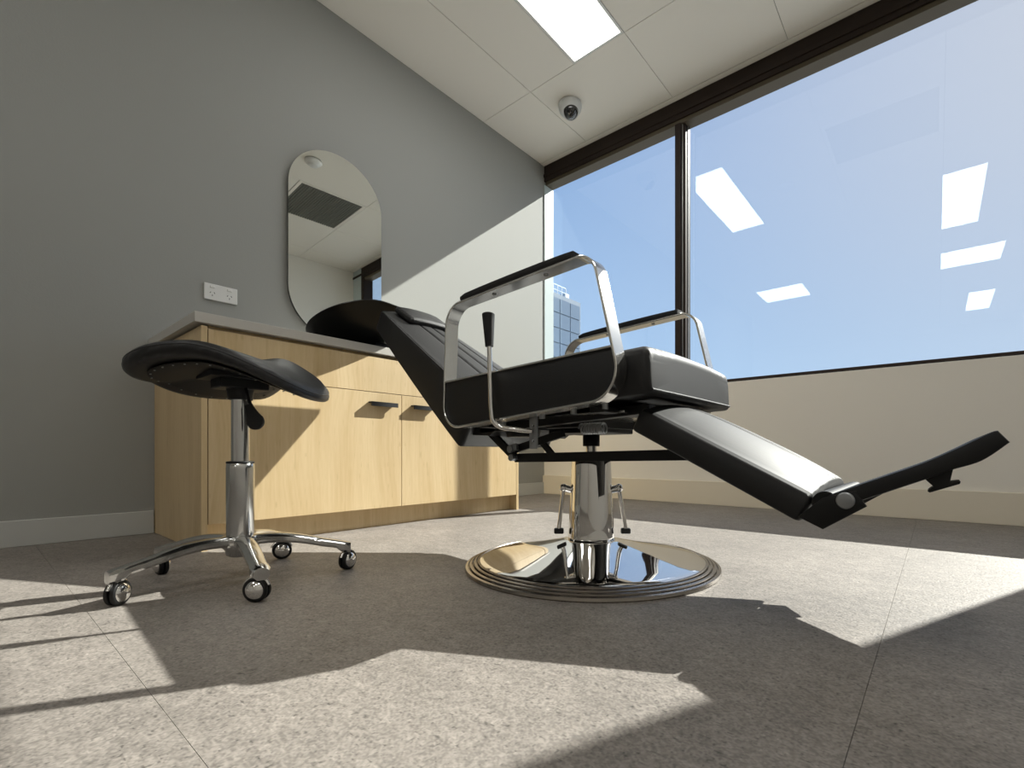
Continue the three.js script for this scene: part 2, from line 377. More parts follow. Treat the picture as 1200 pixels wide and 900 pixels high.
// ceiling of lay-in tiles
const cx = [0, 0.455, 1.165, 1.875, 2.585, 3.295, RX], cz = [0.045, 0.668, 1.93, 3.2, 3.94, 4.6, 5.95, 7.2, RZ];
{
  const c = structure('ceiling', 'suspended ceiling of flat off-white tiles with fine joints', 'ceiling');
  part('ceiling_deck', box(AX - 0.12, RX + 0.12, CH + 0.007, CH + 0.2, -0.13, RZ + 0.12), M.ceilingBack, c);
  part('edge_trim', box(0, RX, CH - 0.001, CH + 0.007, 0.002, 0.041), M.ceiling, c);
  part('alcove_panel', box(AX, -0.002, CH, CH + 0.007, AZ, RZ), M.ceiling, c);
  const j = 0.0018; let k = 0;
  const tile = (x0, x1, z0, z1) => part(numberedPart('ceiling_tile', k++), box(x0 + j, x1 - j, CH, CH + 0.007, z0 + j, z1 - j), M.ceiling, c);
  for (let b = 0; b < cz.length - 1; b++) for (let a = 0; a < cx.length - 1; a++) {
    if (b === 1 && a === 1) { tile(cx[1], 0.812, cz[1], cz[2]); continue; }
    if (b === 1 && a === 3) { tile(cx[3], cx[4], 1.27, cz[2]); continue; }
    tile(cx[a], cx[a + 1], cz[b], cz[b + 1]);
  }
}

/* ------------------------------------------------------------ ceiling lights */
function panelLight(x0, x1, z0, z1, label, flush) {
  const y = flush ? CH - 0.002 : CH - 0.011, t = 0.014;
  const o = thing('ceiling_light', label, 'ceiling light', [(x0 + x1) / 2, y, (z0 + z1) / 2], 'flat panel ceiling lights');
  part('frame', [box(x0, x1, y, CH + (flush ? 0.006 : -0.0002), z0, z0 + t), box(x0, x1, y, CH + (flush ? 0.006 : -0.0002), z1 - t, z1), box(x0, x0 + t, y, CH + (flush ? 0.006 : -0.0002), z0 + t, z1 - t), box(x1 - t, x1, y, CH + (flush ? 0.006 : -0.0002), z0 + t, z1 - t)], M.lampFrame, o);
  part('diffuser', box(x0 + t, x1 - t, y + 0.003, y + 0.006, z0 + t, z1 - t), M.lampGlow, o);
  const l = new THREE.RectAreaLight(new THREE.Color().setRGB(1, 0.985, 0.95), LAMP_GLOW, x1 - x0 - 2 * t, z1 - z0 - 2 * t);
  l.name = 'ceiling_light_glow'; l.position.set(0, 0.001, 0); l.rotation.x = -Math.PI / 2;
  o.add(l);
}
panelLight(0.814, 1.163, 0.67, 1.928, 'long flat panel light set in the ceiling near the dome camera', true);
panelLight(2.57, 2.885, 1.935, 3.205, 'long flat panel light in the ceiling above the viewer, mirrored in the window', false);
panelLight(2.57, 3.16, 3.945, 4.595, 'square flat panel light close to the right wall, mirrored in the window', false);
panelLight(0.45, 1.09, 3.99, 4.63, 'square flat panel light beside the grey wall, mirrored in the window', false);
panelLight(2.9, 3.22, 5.95, 7.12, 'distant long flat panel light close to the right wall, mirrored in the window', false);
panelLight(-0.97, -0.68, 6.08, 7.27, 'distant long flat panel light over the alcove, mirrored in the window', false);

{ // dome camera
  const x = 0.593, z = 0.422, o = thing('dome_camera', 'small white dome security camera on the ceiling near the window', 'security camera', [x, CH, z]);
  part('housing', lathe([[0, CH - 0.0002], [0.068, CH - 0.0002], [0.072, CH - 0.004], [0.072, CH - 0.02], [0.066, CH - 0.042], [0.056, CH - 0.056], [0.046, CH - 0.066], [0, CH - 0.068]].reverse(), x, z, 48), M.camBody, o);
  const d = V3(0.55, -0.70, 0.45).normalize(), q = new THREE.Quaternion().setFromUnitVectors(V3(0, 1, 0), d);
  part('lens_window', new THREE.SphereGeometry(0.049, 36, 18, 0, Math.PI * 2, 0, 1.25).applyQuaternion(q).translate(x + d.x * 0.018, CH - 0.036 + d.y * 0.018, z + d.z * 0.018), M.camGlass, o);
  const ring = new THREE.TorusGeometry(0.0478, 0.004, 10, 40).rotateX(Math.PI / 2).applyQuaternion(q).translate(x + d.x * 0.033, CH - 0.036 + d.y * 0.033, z + d.z * 0.033);
  part('lens_ring', ring, M.camBody, o);
  o.scale.setScalar(1.1);
}
{ // seen in the mirror only
  const o = thing('smoke_detector', 'round white smoke detector on the ceiling, mirrored in the wall mirror', 'smoke detector', [1.5, CH, 1.3]);
  part('body', lathe([[0, CH - 0.0002], [0.062, CH - 0.0002], [0.064, CH - 0.016], [0.05, CH - 0.03], [0.034, CH - 0.034], [0.032, CH - 0.045], [0, CH - 0.046]].reverse(), 1.5, 1.3, 40), M.whitePlastic, o);
  const g = thing('return_air_grille', 'square grey return air grille in the ceiling, mirrored in the wall mirror', 'vent', [2.23, CH, 0.97]);
  const x0 = cx[3] + 0.003, x1 = cx[4] - 0.003, z0 = 0.671, z1 = 1.267, t = 0.025;
  part('frame', [box(x0, x1, CH - 0.002, CH + 0.006, z0, z0 + t), box(x0, x1, CH - 0.002, CH + 0.006, z1 - t, z1), box(x0, x0 + t, CH - 0.002, CH + 0.006, z0 + t, z1 - t), box(x1 - t, x1, CH - 0.002, CH + 0.006, z0 + t, z1 - t)], M.ceiling, g);
  for (let i = 0; i < 26; i++) { const z = z0 + t + (i + 0.5) * (z1 - z0 - 2 * t) / 26; part(numberedPart('slat', i), box(x0 + t, x1 - t, CH - 0.001, CH + 0.006, z - 0.0065, z + 0.0065), M.grille, g); }
}

/* ------------------------------------------------------------ outside */
{
  const gnd = structure('ground', 'pale concrete ground outside, below the window', 'ground');
  part('ground_slab', box(-60, 60, -7.2, -7, -120, -6), M.concrete, gnd);
  // the tower beyond the left pane: its long side runs away from the window
  const x1 = -32, x0 = -46, z0 = -44.4, z1 = -16, top = 18.9;
  const o = thing('office_tower', 'distant blue-grey office tower with glass panels and roof railing', 'building', [x0, -7, z0]);
  part('core', box(x0, x1, -7, top, z0, z1), M.towerWall, o);
  const C = 10, Rn = 13, pw = 2.0, ph = 1.75;
  for (let i = 0; i < C; i++) for (let k = 0; k < Rn; k++) part(numberedPart('glass_panel', i * Rn + k), box(x1, x1 + 0.1, top - 0.5 - (k + 1) * ph + 0.06, top - 0.5 - k * ph - 0.06, z0 + 0.2 + i * pw + 0.07, z0 + 0.2 + (i + 1) * pw - 0.07), M.towerGlass, o);
  const rail = []; for (let i = 0; i <= 22; i++) rail.push(box(x1 - 0.6, x1 - 0.52, top, top + 1.3, z0 + 2.2 + i * 0.8, z0 + 2.26 + i * 0.8));
  rail.push(box(x1 - 0.6, x1 - 0.52, top + 1.25, top + 1.32, z0 + 2.2, z0 + 19.9), box(x1 - 0.6, x1 - 0.52, top + 0.65, top + 0.71, z0 + 2.2, z0 + 19.9));
  part('roof_railing', rail, M.towerMetal, o);
  part('roof_plant', box(x1 - 3, x1 - 1, top, top + 1.0, z0 + 1.0, z0 + 1.8), M.towerMetal, o);
}

/* ------------------------------------------------------------ cabinet, worktop, basin */
const KX = 0.622, KZ0 = 0.957, KZ1 = 2.487, KT = 0.757;
{
  const o = thing('cabinet', 'low pale birch cabinet with two doors under the mirror', 'cabinet', [0.3, 0, (KZ0 + KZ1) / 2]);
  part('side_panel', box(0.002, KX, 0, KT, KZ1 - 0.018, KZ1, 0.001), M.wood[0], o);
  part('side_panel', box(0.002, KX, 0, KT, KZ0, KZ0 + 0.018, 0.001), M.wood[1], o);
  part('back_panel', box(0.002, 0.02, 0.06, KT, KZ0 + 0.018, KZ1 - 0.018), M.wood[2], o);
  part('carcass', [box(0.02, KX - 0.024, 0.085, 0.104, KZ0 + 0.018, KZ1 - 0.018), box(0.02, KX - 0.024, KT - 0.018, KT, KZ0 + 0.018, KZ1 - 0.018)], M.wood[2], o);
  part('kickboard', box(KX - 0.072, KX - 0.054, 0, 0.084, KZ0 + 0.018, KZ1 - 0.018), M.wood[1], o);
  const a = KZ0 + 0.0195, b = KZ1 - 0.0205, m = 1.731, g = 0.0012, dx0 = KX - 0.019, dx1 = KX - 0.0005;
  part('top_panel', box(dx0, dx1, 0.5975, KT - 0.008, a, b, 0.001), M.wood[0], o, 'fixed birch panel above the doors');
  const handle = (z0, z1, d) => {
    part('handle', slab([[KX - 0.001, 0.553], [KX + 0.026, 0.553], [KX + 0.026, 0.534], [KX + 0.021, 0.534], [KX + 0.021, 0.5475], [KX - 0.001, 0.5475]], z0, z1, 0.0008), M.plastic, d, 'black finger-pull handle');
  };
  const d1 = part('door', box(dx0, dx1, 0.088, 0.595, m + g, b, 0.001), M.wood[2], o);
  handle(1.765, 1.893, d1);
  const d2 = part('door', box(dx0, dx1, 0.088, 0.595, a, m - g, 0.001), M.wood[1], o);
  handle(1.552, 1.682, d2);
  const t = thing('worktop', 'pale stone worktop lying along the birch cabinet', 'worktop', [0.3, KT, (KZ0 + KZ1) / 2]);
  part('slab', box(0.001, KX + 0.008, KT + 0.008, 0.799, KZ0 - 0.008, KZ1 + 0.02, 0.002), M.stone, t);
  part('support_batten', box(0.02, KX - 0.03, KT, KT + 0.008, KZ0 + 0.03, KZ1 - 0.03), M.wood[2], t);
}
{ // black wash basin whose rim climbs to a neck lip over the chair back
  const wx = 0.45, wy = 0.799, wz = 1.862;
  const o = thing('wash_basin', 'glossy black shampoo basin standing on the pale worktop', 'basin', [wx, wy, wz]);
  const shell = (inner) => {
    const rings = [], N = 26, K = 72;
    for (let i = 0; i <= N; i++) {
      const t = i / N, ring = [];                       // 0 = foot, 1 = rim
      for (let k = 0; k < K; k++) {
        const a = k / K * Math.PI * 2, ca = Math.cos(a), sa = Math.sin(a), w = inner ? 0.013 : 0;
        const e = Math.pow(t, 0.75), cxr = (0.40 + 0.135 * e);
        const rx = 0.10 + (ca > 0 ? 0.18 : 0.15) * e - w, rz = 0.10 + 0.13 * e - w;
        const al = Math.abs(a > Math.PI ? a - 2 * Math.PI : a), rim = 0.032 + 0.116 * Math.pow((ca + 1) / 2, 1.1) - 0.02 * Math.exp(-al * al / 0.10);
        const lo = inner ? 0.012 : 0, y = lo + (rim - lo) * Math.pow(t, ca > 0 ? 1.35 - 0.45 * ca : 1.5);
        ring.push([cxr + rx * ca, wy + 0.0005 + y, wz + rz * sa]);
      }
      rings.push(ring);
    }
    return rings;
  };
  const out = shell(false), inn = shell(true).reverse();
  const lipR = out[out.length - 1].map((p, k) => { const q = inn[0][k]; return [(p[0] + q[0]) / 2, p[1] + 0.006, (p[2] + q[2]) / 2]; });
  part('bowl', loft([...out, lipR, ...inn], 0.9), M.glazedBlack, o);
  part('drain', lathe([[0, wy + 0.0165], [0.022, wy + 0.0165], [0.026, wy + 0.014], [0.024, wy + 0.0128], [0, wy + 0.0128]].reverse(), 0.405, wz, 32), M.chrome, o);
  part('drain_hose', tube([V3(0.58, wy + 0.014, wz - 0.02), V3(0.585, wy + 0.0135, wz - 0.12), V3(0.56, wy + 0.0135, wz - 0.26), V3(0.42, wy + 0.0135, wz - 0.33)], 0.013, 40, 12), M.rubber, o);
}
{ // pill-shaped mirror
  const z0 = 1.484, z1 = 1.978, yt = 1.927, yb = 0.93, r = (z1 - z0) / 2, zc = (z0 + z1) / 2;
  const o = thing('wall_mirror', 'frameless pill-shaped mirror on the grey wall above the worktop', 'mirror', [0, (yt + yb) / 2, zc]);
  const hang = () => { o.position.x = 0.0075; o.rotation.y = -1.6 * Math.PI / 180; };
  const pill = (d) => { const s = new THREE.Shape(); s.absarc(0, yt - r, r - d, 0, Math.PI, false); s.absarc(0, yb + r, r - d, Math.PI, Math.PI * 2, false); s.closePath(); return s; };
  const toWall = (g, x) => g.rotateY(Math.PI / 2).translate(x, 0, zc);
  part('backing', toWall(new THREE.ExtrudeGeometry(pill(0.004), { depth: 0.016, bevelEnabled: false, curveSegments: 48 }), 0.0005), M.mirrorEdge, o);
  part('mirror_glass', toWall(new THREE.ExtrudeGeometry(pill(0), { depth: 0.005, bevelEnabled: false, curveSegments: 48 }), 0.0178), [M.mirror, M.mirrorEdge], o);
  hang();
}
{ // double power outlet
  const z0 = 2.192, z1 = 2.319, y0 = 1.014, y1 = 1.086;
  const o = thing('power_outlet', 'white double power outlet with two rocker switches on grey wall', 'outlet', [0, (y0 + y1) / 2, (z0 + z1) / 2]);
  part('plate', box(0.0005, 0.011, y0, y1, z0, z1, 0.003), M.whitePlastic, o);
  for (const zc of [2.289, 2.224]) {
    part('switch', box(0.0105, 0.015, y1 - 0.019, y1 - 0.009, zc - 0.0095, zc + 0.0095, 0.002), M.whitePlastic, o);
    const yc = y0 + 0.032;
    for (const s of [-1, 1]) {
      const g = new THREE.BoxGeometry(0.002, 0.0075, 0.0022).rotateX(-s * 0.5).translate(0.0106, yc, zc + s * 0.0075);
      part('pin_slot', g, M.slot, o);
    }
    part('pin_slot', box(0.0096, 0.0116, yc - 0.0155, yc - 0.008, zc - 0.0011, zc + 0.0011), M.slot, o);
  }
}

/* ------------------------------------------------------------ reclining barber chair */
{
  const bx = 1.741, bz = 1.822;
  const o = thing('barber_chair', 'reclined black vinyl barber chair with chrome arms on a round base', 'barber chair', [bx, 0, bz]);
  // base
  const disc = part('base_disc', lathe([[0.0, 0.07], [0.070, 0.078], [0.085, 0.074], [0.11, 0.0675], [0.16, 0.056], [0.22, 0.0445], [0.28, 0.034], [0.31, 0.0285], [0.325, 0.0245], [0.328, 0.020], [0.328, 0.004], [0, 0.004]].reverse(), bx, bz, 128), M.chrome, o);
  part('rim_ring', toCreasedNormals(lathe([[0.322, 0.0], [0.366, 0.0], [0.368, 0.003], [0.366, 0.010], [0.359, 0.0115], [0.3585, 0.008], [0.355, 0.008], [0.354, 0.0150], [0.348, 0.0165], [0.3475, 0.0125], [0.344, 0.0125], [0.343, 0.0195], [0.337, 0.0210], [0.3365, 0.0170], [0.333, 0.0170], [0.332, 0.0240], [0.326, 0.0250], [0.322, 0.02]], bx, bz, 128), 0.5), M.ringMetal, disc);
  part('column', lathe([[0, 0.33], [0.052, 0.33], [0.056, 0.326], [0.058, 0.31], [0.063, 0.20], [0.0675, 0.11], [0.0695, 0.085], [0.071, 0.0745], [0, 0.0745]].reverse(), bx, bz, 80), M.chrome, o);
  part('piston', cyl(V3(bx, 0.33, bz), V3(bx, 0.40, bz), 0.016, 0.016, 32), M.chromeSatin, o);
  part('collar', lathe([[0, 0.35], [0.024, 0.35], [0.025, 0.352], [0.025, 0.384], [0, 0.386]], bx, bz, 40), M.blackSteel, o);
  // pump levers hanging at both sides of the column
  const R = V3(0.784, 0, -0.621);
  for (const s of [-1, 1]) {
    const at = (d, y) => V3(bx, y, bz).addScaledVector(R, s * d);
    const top = at(0.082, 0.226), end = at(s < 0 ? 0.096 : 0.102, 0.103);
    const l = part('pump_lever', [cyl(at(0.05, 0.218), top, 0.0105), new THREE.SphereGeometry(0.0125, 20, 14).translate(top.x, top.y, top.z), cyl(top, end, 0.0062)], M.chrome, o);
    const d = V3(0.784, 0, -0.621).multiplyScalar(0.0145);
    part('rubber_end', bar(end.clone().sub(d).setY(0.099), end.clone().add(d).setY(0.099), 0.016, 0.017, V3(0.621, 0, 0.784), 0.004), M.rubber, l);
  }
  // under-seat mechanism
  part('seat_frame', [bar(V3(1.46, 0.40, bz - 0.17), V3(2.03, 0.432, bz - 0.17), 0.03, 0.022), bar(V3(1.46, 0.40, bz + 0.17), V3(2.03, 0.432, bz + 0.17), 0.03, 0.022), bar(V3(1.55, 0.408, bz - 0.18), V3(1.55, 0.408, bz + 0.25), 0.04, 0.014, V3(1, 0, 0)), bar(V3(1.93, 0.43, bz - 0.25), V3(1.93, 0.43, bz + 0.25), 0.04, 0.014, V3(1, 0, 0)), box(bx - 0.09, bx + 0.09, 0.386, 0.40, bz - 0.09, bz + 0.09, 0.003), box(bx - 0.075, bx + 0.075, 0.40, 0.425, bz - 0.12, bz + 0.12, 0.003)], M.blackSteel, o);
  part('underplate', box(1.5, 1.98, 0.424, 0.428, bz - 0.21, bz + 0.21), M.chromeSatin, o).visible = true;
  part('recline_mechanism', [cyl(V3(1.56, 0.378, bz + 0.10), V3(1.56, 0.398, bz + 0.10), 0.05, 0.055, 32), bar(V3(1.545, 0.338, bz + 0.13), V3(1.74, 0.385, bz + 0.13), 0.012, 0.022), bar(V3(1.46, 0.392, bz + 0.14), V3(1.562, 0.318, bz + 0.14), 0.012, 0.024), bar(V3(1.66, 0.36, bz + 0.128), V3(1.70, 0.322, bz + 0.128), 0.01, 0.018)], M.blackSteel, o);
  part('link_bar', [bar(V3(1.553, 0.315, bz + 0.128), V3(2.10, 0.3255, bz + 0.128), 0.008, 0.026, undefined, 0.001)], M.blackSteel, o);
  part('link_bar', [bar(V3(1.553, 0.315, bz - 0.128), V3(2.10, 0.3255, bz - 0.128), 0.008, 0.026, undefined, 0.001)], M.blackSteel, o);
  part('pivot_bolt', [cyl(V3(1.556, 0.316, bz + 0.126), V3(1.556, 0.316, bz + 0.152), 0.010, 0.010, 20), cyl(V3(1.552, 0.341, bz + 0.126), V3(1.552, 0.341, bz + 0.152), 0.011, 0.011, 20), bar(V3(1.54, 0.341, bz + 0.142), V3(1.575, 0.349, bz + 0.142), 0.012, 0.02)], M.greySteel, o);
  part('lever_bracket', slab([[1.715, 0.425], [1.74, 0.425], [1.74, 0.34], [1.715, 0.34]], 2.06, 2.066, 0.001, [[1.7275, 0.40, 0.005], [1.7275, 0.36, 0.005]]), M.greySteel, o);
  part('spring', (() => { const p = []; for (let i = 0; i <= 120; i++) { const a = i / 120 * Math.PI * 2 * 9; p.push(V3(1.80 + i / 120 * 0.075, 0.394 + 0.013 * Math.sin(a), bz + 0.13 + 0.013 * Math.cos(a))); } return tube(p, 0.0028, 260, 6); })(), M.greySteel, o);
  for (const x of [1.62, 1.76, 1.86, 1.95]) part('frame_bolt', cyl(V3(x, 0.402 + (x - 1.55) * 0.07, bz + 0.245), V3(x, 0.414 + (x - 1.55) * 0.07, bz + 0.245), 0.008, 0.008, 6), M.greySteel, o);

  // seat
  const sd = [0.61, 0.0244];
  const seat = part('seat', placeXY(cushion({ L: 0.612, W: 0.505, T: 0.108, r: 0.022, crown: 0.012, endCrown: 0.3 }), V3(1.456, 0.4315, bz), ...sd), M.vinyl, o);
  part('seam_piping', tube([V3(2.066, 0.4665, bz - 0.24), V3(2.068, 0.4665, bz), V3(2.066, 0.4665, bz + 0.24)], 0.0035, 20, 8), M.vinyl, seat);

  // backrest: the near top edge climbs from behind the arm to the basin
  // it narrows toward the top, and thins
  const bu = [-0.848, 0.53], BL = 0.78, start = [0.826 - bu[0] * BL, 0.898 - bu[1] * BL], nrm = [bu[1], -bu[0]]; // nrm points to the sitter's side
  const tk = (s) => 0.165 - 0.088 * s, T0 = 0.165, halfW = (s) => 0.215 - 0.08 * Math.pow(s, 1.3);
  const bg = cushion({ L: BL, W: 0.43, T: T0, r: 0.02, crown: 0.026, grooves: [-0.075, 0, 0.075], gw: 0.0045, gd: 0.008, from: 0.02, to: 0.95, endCrown: 0.35 });
  { const p = bg.attributes.position; for (let i = 0; i < p.count; i++) { const s = p.getX(i) / BL, y = p.getY(i), k = THREE.MathUtils.clamp(1 - y / T0, 0, 1); p.setY(i, y + k * (T0 - tk(s))); p.setZ(i, p.getZ(i) * halfW(s) / 0.215); } bg.computeVertexNormals(); }
  const bgeo = (() => { const X = V3(bu[0], bu[1], 0), Y = V3(-nrm[0] * -1, nrm[1], 0), Z = X.clone().cross(Y); return bg.applyMatrix4(new THREE.Matrix4().makeBasis(X, Y, Z).setPosition(V3(start[0] - nrm[0] * T0, start[1] - nrm[1] * T0, bz))); })();
  const back = part('backrest', toCreasedNormals(bgeo, 0.7), M.vinyl, o);
  for (const s of [-1, 1]) {
    const q = (t, k = 0) => V3(start[0] + bu[0] * BL * t + nrm[0] * k, start[1] + bu[1] * BL * t + nrm[1] * k, bz + s * (halfW(t) - 0.004));
    part('seam_piping', tube([q(0.03, -0.006), q(0.4, -0.006), q(0.7, -0.006), q(0.965, -0.006)], 0.003, 40, 8), M.vinyl, back);
  }
  // neck pillow resting across the top of the back
  const ph = cushion({ L: 0.135, W: 0.20, T: 0.024, r: 0.014, crown: 0.012, endCrown: 0.6 });
  { const X = V3(bu[0], bu[1], 0), Y = V3(nrm[0], nrm[1], 0), Z = X.clone().cross(Y); const at = 0.79; part('neck_pillow', toCreasedNormals(ph.applyMatrix4(new THREE.Matrix4().makeBasis(X, Y, Z).setPosition(V3(start[0] + bu[0] * BL * at + nrm[0] * 0.013, start[1] + bu[1] * BL * at + nrm[1] * 0.013, bz))), 0.8), M.vinyl, o); }
  part('back_frame', [slab([[1.34, 0.41], [1.36, 0.388], [1.50, 0.381], [1.53, 0.40], [1.46, 0.42], [1.38, 0.43]], bz - 0.185, bz + 0.185, 0.003)], M.blackSteel, o);

  // arms: chrome flat-bar loops with a black side panel and pad
  const corners = [[1.4285, 0.3975], [2.0285, 0.449], [1.9495, 0.7735], [1.4445, 0.7475]];
  const path = roundedPath(corners, [0.062, 0.07, 0.055, 0.062]);
  for (const s of [1, -1]) {
    const zo = bz + s * 0.30, zi = bz + s * 0.255, z0 = Math.min(zo, zi), z1 = Math.max(zo, zi);
    const arm = part('armrest', barLoop(path, 0.0065, z0, z1), M.chromeSatin, o, 'chrome flat-bar arm loop');
    const inner = roundedPath([[1.432, 0.4015], [2.0245, 0.4525], [1.9995, 0.5555], [1.4385, 0.5305]], [0.058, 0.066, 0.002, 0.002]);
    part('side_panel', slab(inner, s > 0 ? zi - 0.004 : zi - 0.030, s > 0 ? zo - 0.006 : zo + 0.036, 0.001), M.vinyl, arm, 'black vinyl side panel');
    part('panel_trim', bar(V3(1.437, 0.533, (z0 + z1) / 2), V3(2.0, 0.558, (z0 + z1) / 2), z1 - z0, 0.005), M.chromeSatin, arm);
    const top = (x) => 0.7508 + (x - 1.508) * 0.0515 + 0.0033;
    const pad = []; for (let i = 0; i <= 20; i++) { const x = 1.507 + i / 20 * 0.392; pad.push([x, top(x)]); }
    const up = []; for (let i = 20; i >= 0; i--) { const t = i / 20, x = 1.507 + t * 0.392; up.push([x, top(x) + 0.017 * Math.pow(Math.sin(Math.PI * Math.min(1, Math.max(0, t * 0.9 + 0.05))), 0.12) - (t < 0.03 ? 0.004 : 0)]); }
    part('arm_pad', slab([...pad, ...up], z0 - 0.003, z1 + 0.003, 0.004), M.vinyl, arm, 'slim black arm pad');
    for (const x of [1.62, 1.80]) part('pad_screw', cyl(V3(x, top(x) - 0.0085, (z0 + z1) / 2), V3(x, top(x) - 0.006, (z0 + z1) / 2), 0.006, 0.006, 16), M.greySteel, arm);
  }
  // recline lever in front of the near arm
  const lev = part('recline_lever', tube([V3(1.638, 0.61, 2.135), V3(1.642, 0.52, 2.135), V3(1.6465, 0.44, 2.135), V3(1.65, 0.412, 2.132), V3(1.662, 0.398, 2.122), V3(1.70, 0.39, 2.10), V3(1.727, 0.386, 2.07)], 0.0062, 80, 14), M.chrome, o, 'bent chrome recline lever');
  part('lever_grip', cyl(V3(1.6383, 0.605, 2.135), V3(1.6347, 0.688, 2.135), 0.0105, 0.0165, 28), M.rubber, lev, 'black tapered grip');
  part('grip_cap', new THREE.SphereGeometry(0.0165, 28, 12, 0, Math.PI * 2, 0, Math.PI / 2).scale(1, 0.35, 1).translate(1.6347, 0.688, 2.135), M.rubber, lev);

  // leg rest
  const ld = [0.354, -0.183], ll = Math.hypot(...ld), lu = [ld[0] / ll, ld[1] / ll];
  const lg = cushion({ L: 0.40, W: 0.405, T: 0.058, r: 0.014, crown: 0.036, grooves: [-0.115, -0.09, -0.02, 0.005], gw: 0.004, gd: 0.006, from: 0.06, to: 0.97, endCrown: 0.35 });
  part('leg_rest', placeXY(lg, V3(1.991, 0.3845, bz), ...lu), M.vinyl, o);
  part('leg_rest_frame', [slab([[1.99, 0.41], [1.995, 0.378], [2.325, 0.207], [2.34, 0.225], [2.02, 0.40]], bz - 0.165, bz - 0.15, 0.002), slab([[1.99, 0.41], [1.995, 0.378], [2.325, 0.207], [2.34, 0.225], [2.02, 0.40]], bz + 0.15, bz + 0.165, 0.002)], M.blackSteel, o);

  // footrest
  const zn = 2.028, zf = bz - 0.178;
  const topP = smoothPts([[2.395, 0.255], [2.447, 0.278], [2.524, 0.312], [2.568, 0.336], [2.606, 0.359], [2.616, 0.3625]], 30), botP = smoothPts([[2.629, 0.345], [2.598, 0.3175], [2.561, 0.302], [2.535, 0.289], [2.44, 0.246], [2.404, 0.232]], 30);
  const foot = part('footrest', slab([...topP, ...botP], zf, zn, 0.003), M.rubber, o, 'black hinged foot plate');
  for (const z of [zn - 0.006, zf]) part('foot_bracket', slab([[2.345, 0.2125], [2.386, 0.1935], [2.452, 0.2385], [2.446, 0.247], [2.436, 0.264], [2.405, 0.2555], [2.386, 0.250]], z, z + 0.0065 + (z > bz ? 0.002 : 0), 0.001), M.blackSteel, foot);
  part('light_slit_filler', cyl(V3(2.389, 0.239, zf + 0.004), V3(2.389, 0.239, zn - 0.004), 0.022, 0.022, 28), M.blackSteel, foot);  // added bar, blocks a slit of sunlight between leg rest and foot plate
  part('hinge_bolt', lathe([[0, 0], [0.0145, 0], [0.0165, 0.0015], [0.0165, 0.004], [0.013, 0.006], [0, 0.0065]], 0, 0, 32).rotateX(Math.PI / 2).scale(0.88, 0.88, 1).translate(2.421, 0.247, zn + 0.0025), M.greySteel, foot, 'silver hinge bolt');
  part('foot_stop', slab([[2.529, 0.288], [2.565, 0.304], [2.561, 0.283], [2.574, 0.2845], [2.573, 0.281], [2.536, 0.2655], [2.533, 0.2675], [2.541, 0.275]], zn - 0.09, zn - 0.012, 0.001), M.blackSteel, foot);
}

